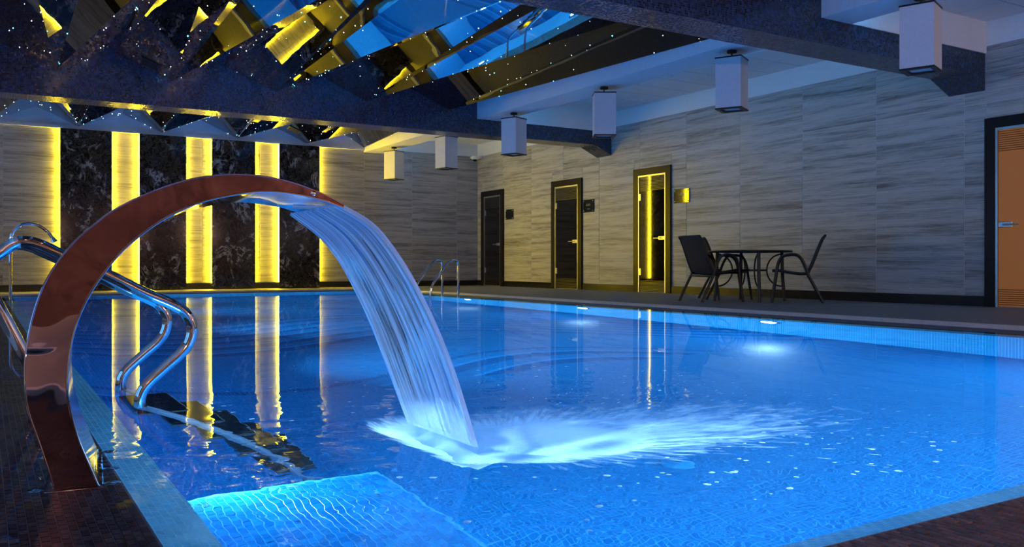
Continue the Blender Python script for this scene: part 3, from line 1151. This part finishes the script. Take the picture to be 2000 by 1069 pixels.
for k, (xx, yy) in enumerate(((1.65, 2.75), (2.75, 3.05))):
    e = empty('floor_inlet', (xx, yy, PBOT))
    tag(e, ['round inlet disc on the pool floor below the waterfall foam', 'round inlet disc on the pool floor to the right of the foam'][k], 'pool inlet', 'inlets on the pool floor')
    MB().lathe([(0.07, 0.0), (0.07, 0.008), (0.055, 0.016), (0.02, 0.016)], (0, 0, 0), 24).build('disc', M_inlet, e, smooth=True)
    MB().lathe([(0.022, 0.0), (0.022, 0.022), (0.012, 0.026)], (0, 0, 0), 12).build('screw', M_chrome, e, smooth=True)

# ================================================================== COBRA FOUNTAIN
FA = R(5.7)
fou = empty('cobra_fountain', (0.17, 2.36, LEDGE), -FA)
tag(fou, 'polished bronze steel arch fountain pouring a water sheet into the pool', 'fountain')
OUT = [(-0.022, -0.03), (-0.032, 0.015), (-0.056, 0.098), (-0.072, 0.15), (-0.081, 0.19), (-0.085, 0.252), (-0.084, 0.299), (-0.077, 0.353), (-0.065, 0.408), (-0.049, 0.460), (-0.028, 0.506),
       (0.0, 0.55), (0.033, 0.589), (0.072, 0.625), (0.101, 0.650), (0.167, 0.690), (0.259, 0.730), (0.346, 0.751), (0.436, 0.756), (0.53, 0.744), (0.626, 0.713), (0.685, 0.684)]
INN = [(0.075, -0.03), (0.058, 0.015), (0.03, 0.091), (0.012, 0.163), (0.005, 0.215), (0.007, 0.281), (0.011, 0.313), (0.020, 0.358), (0.035, 0.405), (0.057, 0.453), (0.084, 0.497), (0.119, 0.545),
       (0.163, 0.589), (0.22, 0.633), (0.276, 0.665), (0.334, 0.688), (0.431, 0.710), (0.504, 0.714), (0.601, 0.702), (0.685, 0.677)]


def resample(pts, n):
    P = [Vector((x, 0, z)) for x, z in smooth_path([(a, b, 0) for a, b in pts], 8) and [(q.x, q.y) for q in smooth_path([(a, b, 0) for a, b in pts], 8)]]
    L = [0.0]
    for i in range(1, len(P)):
        L.append(L[-1] + (P[i] - P[i - 1]).length)
    out = []
    k = 0
    for i in range(n):
        d = L[-1] * i / (n - 1)
        while k < len(L) - 2 and L[k + 1] < d:
            k += 1
        t = (d - L[k]) / max(1e-9, L[k + 1] - L[k])
        q = P[k].lerp(P[k + 1], t)
        out.append((q.x, q.z - LEDGE))
    return out


NF = 72
oc, ic = resample(OUT, NF), resample(INN, NF)
FWID = 0.46
# two side plates (flat crescents), outer and inner skins, base plate
for k, yy in enumerate((0.0, FWID)):
    m = MB()
    t = 0.003
    for s, off in ((0, 0.0), (1, t)):
        y_ = yy + (off if k == 0 else -off)
        m.add([(x, y_, z) for x, z in oc] + [(x, y_, z) for x, z in ic],
              [((i, i + 1, NF + i + 1, NF + i)) for i in range(NF - 1)])
    m.build('side_plate', M_brown_tint, fou, recalc=False)
m = MB()
rows_y = [0.0, 0.02, FWID - 0.02, FWID]
m.add([(x, yy, z) for yy in rows_y for x, z in oc], [(r * NF + i, (r + 1) * NF + i, (r + 1) * NF + i + 1, r * NF + i + 1) for r in range(3) for i in range(NF - 1)])
m.build('outer_skin', M_chrome, fou, smooth=True)
m = MB()
m.add([(x, yy, z) for yy in rows_y for x, z in ic], [(r * NF + i, r * NF + i + 1, (r + 1) * NF + i + 1, (r + 1) * NF + i) for r in range(3) for i in range(NF - 1)])
m.build('inner_skin', M_chrome, fou, smooth=True)
MB().tube([(x, -0.001, z) for x, z in ic], 0.003, 6).build('edge_bead', M_chrome, fou, smooth=True)
MB().tube([(x, -0.001, z) for x, z in oc], 0.002, 6).build('edge_bead', M_chrome, fou, smooth=True)
MB().bbox(-0.045, 0.085, -0.012, FWID + 0.012, 0.0005, 0.010, 0.003).build('base_plate', M_brown_tint, fou)
for (bx, by) in ((-0.062, 0.03), (0.105, 0.03), (-0.062, FWID - 0.03), (0.105, FWID - 0.03), (0.105, 0.2)):
    MB().lathe([(0.022, 0.0), (0.022, 0.004), (0.013, 0.006), (0.013, 0.014), (0.006, 0.017)], (bx, by, 0.0005), 12).build('bolt', M_chrome, fou, smooth=True)
MB().lathe([(0.005, 0.0), (0.007, -0.002), (0.004, -0.004)], (0.60, -0.001, 0.713 - LEDGE), 10, 'y').build('screw', M_chrome, fou, smooth=True)

# falling water sheet
NEAR = [(0.672, 0.684), (0.76, 0.636), (0.817, 0.576), (0.878, 0.487), (0.942, 0.366), (1.0, 0.232), (1.044, 0.104), (1.083, -0.022)]
FAR = [(0.630, 0.682), (0.715, 0.619), (0.772, 0.556), (0.821, 0.476), (0.886, 0.345), (0.949, 0.187), (1.003, 0.044), (1.030, -0.022)]


def rs2(pts, n):
    return [(x, z) for x, z in resample(pts, n)]


na, fa_ = rs2(NEAR, 40), rs2(FAR, 40)
NV = 60
vs, across, along = [], [], []
rnd = random.Random(3)
ridge = [rnd.uniform(-1, 1) for _ in range(NV + 1)]
for side in (0, 1):
    for i in range(40):
        for j in range(NV + 1):
            v = j / NV
            x = na[i][0] * (1 - v) + fa_[i][0] * v
            z = na[i][1] * (1 - v) + fa_[i][1] * v
            thick = 0.004 + 0.003 * abs(ridge[j]) + (0.006 if j in (0, 1, NV - 1, NV) else 0)
            k = min(i + 1, 39)
            tx, tz = na[k][0] - na[k - 1][0], na[k][1] - na[k - 1][1]
            ln = math.hypot(tx, tz)
            nx_, nz_ = -tz / ln, tx / ln
            sgn = 1 if side == 0 else -1
            if side == 1 and j in (0, NV):
                sgn = 1
            vs.append((x + nx_ * thick * 0.5 * sgn, v * FWID, z + nz_ * thick * 0.5 * sgn))
            across.append(v)
            along.append(i / 39)
fs = []
st_ = NV + 1
for side in (0, 1):
    o = side * 40 * st_
    for i in range(39):
        for j in range(NV):
            q = (o + i * st_ + j, o + i * st_ + j + 1, o + (i + 1) * st_ + j + 1, o + (i + 1) * st_ + j)
            fs.append(q if side == 0 else tuple(reversed(q)))
mm = MB().add(vs, fs)
me = mm.mesh('water_sheet', M_sheet, smooth=True, recalc=False)
at = me.attributes.new('across', 'FLOAT', 'POINT')
at.data.foreach_set('value', across)
at = me.attributes.new('along', 'FLOAT', 'POINT')
at.data.foreach_set('value', along)
ws = link('water_sheet', me, None, (0.17, 2.36, LEDGE), (0, 0, -FA))
tag(ws, 'streaked white blue sheet of water falling from the arch fountain', 'waterfall', kind='stuff')

# foam where the sheet lands
import mathutils.noise as mnoise
NG = 110
vs, dens = [], []
X0, X1, Y0, Y1 = 1.0, 2.9, 1.55, 3.15
for i in range(NG):
    for j in range(NG):
        x = X0 + (X1 - X0) * i / (NG - 1)
        y = Y0 + (Y1 - Y0) * j / (NG - 1)
        # rotated ellipse stretched away from the fountain
        dx, dy = x - 1.47, y - 2.36
        u = dx * 0.995 - dy * 0.10
        v = dx * 0.10 + dy * 0.995
        a = 0.62 if u > 0 else 0.33
        b = 0.42
        rr = math.sqrt((u / a) ** 2 + (v / b) ** 2)
        rr += 0.16 * mnoise.noise((x * 5, y * 5, 0.3))
        d = max(0.0, 1.0 - rr)
        tail = max(0.0, 1 - math.sqrt(((u - 0.25) / 1.15) ** 2 + (v / 0.55) ** 2)) * 0.45 * min(1.0, max(0.0, (u + 0.22) / 0.25))
        ty = min(max(y, 2.24), 2.72)
        line = max(0.0, 1.0 - math.hypot(x - 1.25, y - ty) / 0.17) * (0.9 + 0.3 * mnoise.noise((x * 8, y * 8, 5.0)))
        d = max(d ** 0.8, tail, line)
        h = 0.030 * min(1.0, max(0.0, 1 - rr)) ** 0.7 * (1 + 0.5 * mnoise.noise((x * 9, y * 9, 1.7))) + 0.006 * mnoise.noise((x * 22, y * 22, 4.0)) * (d > 0.05)
        vs.append((x, y, WATER + 0.004 + max(0.0, h)))
        dens.append(d)
fs = []
for i in range(NG - 1):
    for j in range(NG - 1):
        q = (i * NG + j, (i + 1) * NG + j, (i + 1) * NG + j + 1, i * NG + j + 1)
        if max(dens[k] for k in q) > 0.02:
            fs.append(q)
NV2 = len(vs)
under = [(x, y, WATER - 0.012 - 0.26 * d * (1 + 0.5 * mnoise.noise((x * 6, y * 6, 2.0)))) for (x, y, z), d in zip(vs, dens)]
fs2 = [tuple(k + NV2 for k in reversed(q)) for q in fs]
me = MB().add(vs + under, fs, 0).add([], [tuple(k - 2 * NV2 for k in q) for q in fs2], 1).mesh('splash_foam', [M_froth, M_foam], smooth=True, recalc=False)
at = me.attributes.new('dens', 'FLOAT', 'POINT')
at.data.foreach_set('value', dens + dens)
o = link('splash_foam', me)
tag(o, 'white churning foam where the water sheet lands in the pool', 'foam', kind='stuff')

# bubbles and flying droplets around the splash
m = MB()
rnd = random.Random(11)


def blob(x, y, z, lx, ly, lz, ang):
    ca, sa = math.cos(ang), math.sin(ang)
    vv = []
    for (r, h) in ((0.0, -1), (0.8, -0.6), (1.0, 0.0), (0.8, 0.6), (0.0, 1)):
        for k in range(6):
            a = k * PI / 3
            px, py = r * math.cos(a) * lx, r * math.sin(a) * ly
            vv.append((x + px * ca - py * sa, y + px * sa + py * ca, z + h * lz))
    ff = []
    for i in range(4):
        for k in range(6):
            ff.append((i * 6 + k, i * 6 + (k + 1) % 6, (i + 1) * 6 + (k + 1) % 6, (i + 1) * 6 + k))
    m.add(vv, ff)


for k in range(210):          # streaking drops flung away from the fountain
    a = rnd.gauss(0.05, 0.55)
    r = 0.55 + abs(rnd.gauss(0, 0.62))
    x, y = 1.4 + r * math.cos(a), 2.36 + r * math.sin(a)
    if not (PX0 < x < PX1 - .2 and PY0 + .1 < y < PY1):
        continue
    L = rnd.uniform(0.006, 0.022)
    blob(x, y, WATER - 0.003, L, 0.0022, 0.0016, a + rnd.gauss(0, 0.1))
for k in range(60):           # bubbles drifting towards the camera
    x, y = rnd.uniform(0.85, 2.6), rnd.uniform(1.35, 2.05)
    s = rnd.choice((0.004, 0.006, 0.006, 0.009))
    blob(x, y, WATER - s * 0.5 - 0.001, s * 1.3, s, s * 0.5, rnd.uniform(0, 3))
for k in range(60):
    x, y = rnd.uniform(0.7, 3.2), rnd.uniform(2.7, 3.9)
    s = rnd.choice((0.004, 0.006, 0.008))
    blob(x, y, WATER - s * 0.4 - 0.001, s * 1.5, s * 0.8, s * 0.4, rnd.uniform(-0.4, 0.4))
o = m.build('splash_drops', M_drop, smooth=True)
tag(o, 'scattered white drops and bubbles on the pool around the splash', 'droplets', kind='stuff')

# ================================================================== LADDERS AND SPOUT
def round_path(pts, rad, k=6):
    """polyline with rounded corners"""
    P = [Vector(p) for p in pts]
    out = [P[0]]
    for i in range(1, len(P) - 1):
        a, b, c = P[i - 1], P[i], P[i + 1]
        r = rad[i] if isinstance(rad, (list, tuple)) else rad
        d1, d2 = (a - b), (c - b)
        r = min(r, d1.length * 0.49, d2.length * 0.49)
        s, e = b + d1.normalized() * r, b + d2.normalized() * r
        for j in range(k + 1):
            t = j / k
            out.append(s * (1 - t) ** 2 + b * 2 * t * (1 - t) + e * t * t)
    out.append(P[-1])
    return out


lad = empty('pool_ladder', (0.5, 3.83, 0))
tag(lad, 'chrome pool ladder with looped handrails behind the fountain arch', 'ladder')
prof = [(0.24, LEDGE), (0.02, 0.43), (-0.03, 0.50), (0.052, 0.56), (0.087, 0.589), (0.123, 0.602), (0.172, 0.592), (0.245, 0.556), (0.398, 0.482), (0.525, 0.413), (0.615, 0.372), (0.669, 0.338),
        (0.698, 0.287), (0.694, 0.23), (0.664, 0.179), (0.593, 0.116), (0.530, 0.055), (0.510, 0.0), (0.522, -0.06)]
for k, yy in enumerate((3.56, 4.10)):
    pts = smooth_path([(x - 0.5, yy - 3.83, z) for x, z in prof], 5)
    MB().tube(pts, 0.0215, 16).build('handrail', M_chrome, lad, smooth=True)
    MB().lathe([(0.05, 0.0), (0.05, 0.008), (0.03, 0.02), (0.022, 0.02)], (0.24 - 0.5, yy - 3.83, LEDGE), 18).build('floor_flange', M_chrome, lad, smooth=True)
    m = MB()
    a, b = Vector((0.515 - 0.5, yy - 3.83, -0.03)), Vector((1.20 - 0.5, yy - 3.83, -1.48))
    m.tube([a, a.lerp(b, .5), b], 0.026, 8)
    m.build('stringer', M_stringer, lad, smooth=True)
for k in range(5):
    t = 0.12 + 0.19 * k
    cx, cz = 0.515 + 0.685 * t - 0.5, -0.03 - 1.45 * t
    MB().bbox(cx - 0.10, cx + 0.10, -0.255, 0.255, cz - 0.02, cz + 0.012, 0.005).build('tread', M_tread, lad)

fl = empty('pool_ladder', (6.6, 13.3, 0))
tag(fl, 'small chrome ladder with two handrails at the far right pool edge', 'ladder')
prof = [(6.85, LEDGE), (6.85, 0.36), (6.85, 0.59), (6.68, 0.585), (6.34, 0.15), (6.33, -0.04), (6.33, -1.2)]
for yy in (13.0, 13.6):
    pts = round_path([(x - 6.6, yy - 13.3, z) for x, z in prof], [0, 0.01, 0.12, 0.12, 0.12, 0.01, 0])
    MB().tube(pts, 0.0215, 12).build('handrail', M_chrome, fl, smooth=True)
    MB().lathe([(0.05, 0.0), (0.05, 0.008), (0.03, 0.02), (0.022, 0.02)], (0.25, yy - 13.3, LEDGE), 16).build('floor_flange', M_chrome, fl, smooth=True)
for k in range(4):
    z = -0.3 - 0.27 * k
    MB().bbox(-0.31, -0.22, -0.285, 0.285, z - 0.015, z + 0.012, 0.004).build('tread', M_chrome, fl)

sp = empty('water_spout', (0.353, 14.86, LEDGE))
tag(sp, 'slim chrome gooseneck water spout on the far left pool edge', 'spout')
pr = [(0.353, LEDGE), (0.353, 0.5), (0.353, 0.80), (0.358, 0.92), (0.40, 1.03), (0.481, 1.106), (0.58, 1.135), (0.68, 1.12), (0.76, 1.08), (0.84, 1.01), (0.90, 0.925)]
MB().tube(smooth_path([(x - 0.353, 0, z - LEDGE) for x, z in pr], 4), 0.022, 12).build('pipe', M_chrome, sp, smooth=True)
MB().tube([(0.90 - 0.353, 0, 0.925 - LEDGE), (0.918 - 0.353, 0, 0.89 - LEDGE), (0.93 - 0.353, 0, 0.86 - LEDGE)], 0.03, 12, r1=0.05).build('nozzle', M_chrome, sp, smooth=True)
MB().lathe([(0.06, 0.0), (0.06, 0.01), (0.035, 0.03), (0.024, 0.03)], (0, 0, 0), 16).build('floor_flange', M_chrome, sp, smooth=True)

# ================================================================== TABLE AND CHAIRS
tb = empty('garden_table', (9.35, 8.85, 0), R(-31.3))
tag(tb, 'round dark garden table with hooped metal legs by the right wall', 'table')
MB().lathe([(0.55, 0.700), (0.575, 0.702), (0.575, 0.716), (0.55, 0.718)], (0, 0, 0), 40).build('table_top', M_glass_t, tb, smooth=True)
MB().tube([(0.575 * math.cos(a * PI / 24), 0.575 * math.sin(a * PI / 24), 0.706) for a in range(48)], 0.014, 8, closed=True).build('rim', M_black, tb, smooth=True)
for k in range(4):
    a = k * PI / 2
    ca, sa = math.cos(a), math.sin(a)
    leg = MB().tube([(0.46 * ca, 0.46 * sa, 0.70), (0.47 * ca, 0.47 * sa, 0.35), (0.50 * ca, 0.50 * sa, 0.0)], 0.024, 10).build('leg', M_black, tb, smooth=True)
    hp = []
    for j in range(17):
        q = PI / 2 + PI * j / 16
        r = 0.465 + 0.22 * math.cos(q)
        hp.append((r * ca, r * sa, 0.44 + 0.23 * math.sin(q)))
    MB().tube(hp, 0.011, 8).build('hoop', M_black, leg, smooth=True)
for k in range(2):
    a = k * PI / 2
    ca, sa = math.cos(a) * 0.25, math.sin(a) * 0.25
    MB().tube([(-ca, -sa, 0.44), (ca, sa, 0.44)], 0.013, 8).build('crossbar', M_black, tb, smooth=True)


def make_chair():
    root = empty('garden_chair')
    W_ = 0.255
    seat_c = [(0.26, 0.435), (0.20, 0.440), (0.05, 0.415), (-0.10, 0.395), (-0.19, 0.40)]
    back_c = [(-0.19, 0.40), (-0.225, 0.45), (-0.28, 0.58), (-0.34, 0.74), (-0.39, 0.86), (-0.425, 0.915)]
    for nm, cv in (('seat', seat_c), ('backrest', back_c)):
        pts = [(p.x, p.y) for p in smooth_path([(x, z, 0) for x, z in cv], 4)]
        m = MB()
        n = len(pts)
        cols = 7
        vs = []
        for off in (0.0, -0.006):
            for (x, z) in pts:
                for c in range(cols):
                    v = -1 + 2 * c / (cols - 1)
                    sag = 0.018 * (1 - v * v)
                    vs.append((x - (sag if nm == 'backrest' else 0) + (off if nm == 'backrest' else 0), v * (W_ - 0.012), z - (sag if nm == 'seat' else 0) + (off if nm == 'seat' else 0)))
        fs = []
        for s in (0, 1):
            o = s * n * cols
            for i in range(n - 1):
                for c in range(cols - 1):
                    fs.append((o + i * cols + c, o + i * cols + c + 1, o + (i + 1) * cols + c + 1, o + (i + 1) * cols + c))
        m.add(vs, fs)
        m.build(nm, M_sling, root, smooth=True)
    for s in (-1, 1):
        fr = [(x, s * W_, z) for x, z in seat_c[:-1]] + [(-0.19, s * W_, 0.40)] + [(x, s * W_, z) for x, z in back_c[1:]]
        MB().tube(smooth_path(fr, 4), 0.018, 8).build('sling_frame', M_black, root, smooth=True)
        arm = [(0.27, s * 0.285, 0.0), (0.215, s * 0.285, 0.36), (0.19, s * 0.285, 0.52), (0.14, s * 0.29, 0.62), (0.05, s * 0.29, 0.655), (-0.06, s * 0.29, 0.65), (-0.13, s * 0.285, 0.58), (-0.20, s * 0.275, 0.41)]
        MB().tube(smooth_path(arm, 5), 0.019, 8).build('front_leg', M_black, root, smooth=True)
        MB().tube([(-0.19, s * 0.272, 0.41), (-0.30, s * 0.28, 0.2), (-0.40, s * 0.285, 0.0)], 0.019, 8).build('rear_leg', M_black, root, smooth=True)
    MB().tube([(-0.425, -W_, 0.915), (-0.425, W_, 0.915)], 0.013, 8).build('top_rail', M_black, root, smooth=True)
    MB().tube([(0.22, -0.285, 0.40), (0.22, 0.285, 0.40)], 0.011, 8).build('stretcher', M_black, root, smooth=True)
    MB().tube([(-0.22, -0.272, 0.36), (-0.22, 0.272, 0.36)], 0.011, 8).build('stretcher', M_black, root, smooth=True)
    return root


CH = [((8.83, 9.01, 0), R(-10), 'black sling armchair seen from behind, left of the round table'),
      ((9.62, 9.52, 0), R(-32), 'black sling armchair tucked behind the nearest left chair and the table'),
      ((9.60, 8.30, 0), R(131), 'black sling armchair seen in profile, right of the round table')]
ch0 = make_chair()
for i, (loc, rz, lab) in enumerate(CH):
    o = ch0 if i == 0 else copy_tree(ch0)
    o.location = loc
    o.rotation_euler = (0, 0, rz)
    tag(o, lab, 'chair', 'garden chairs at the round table')
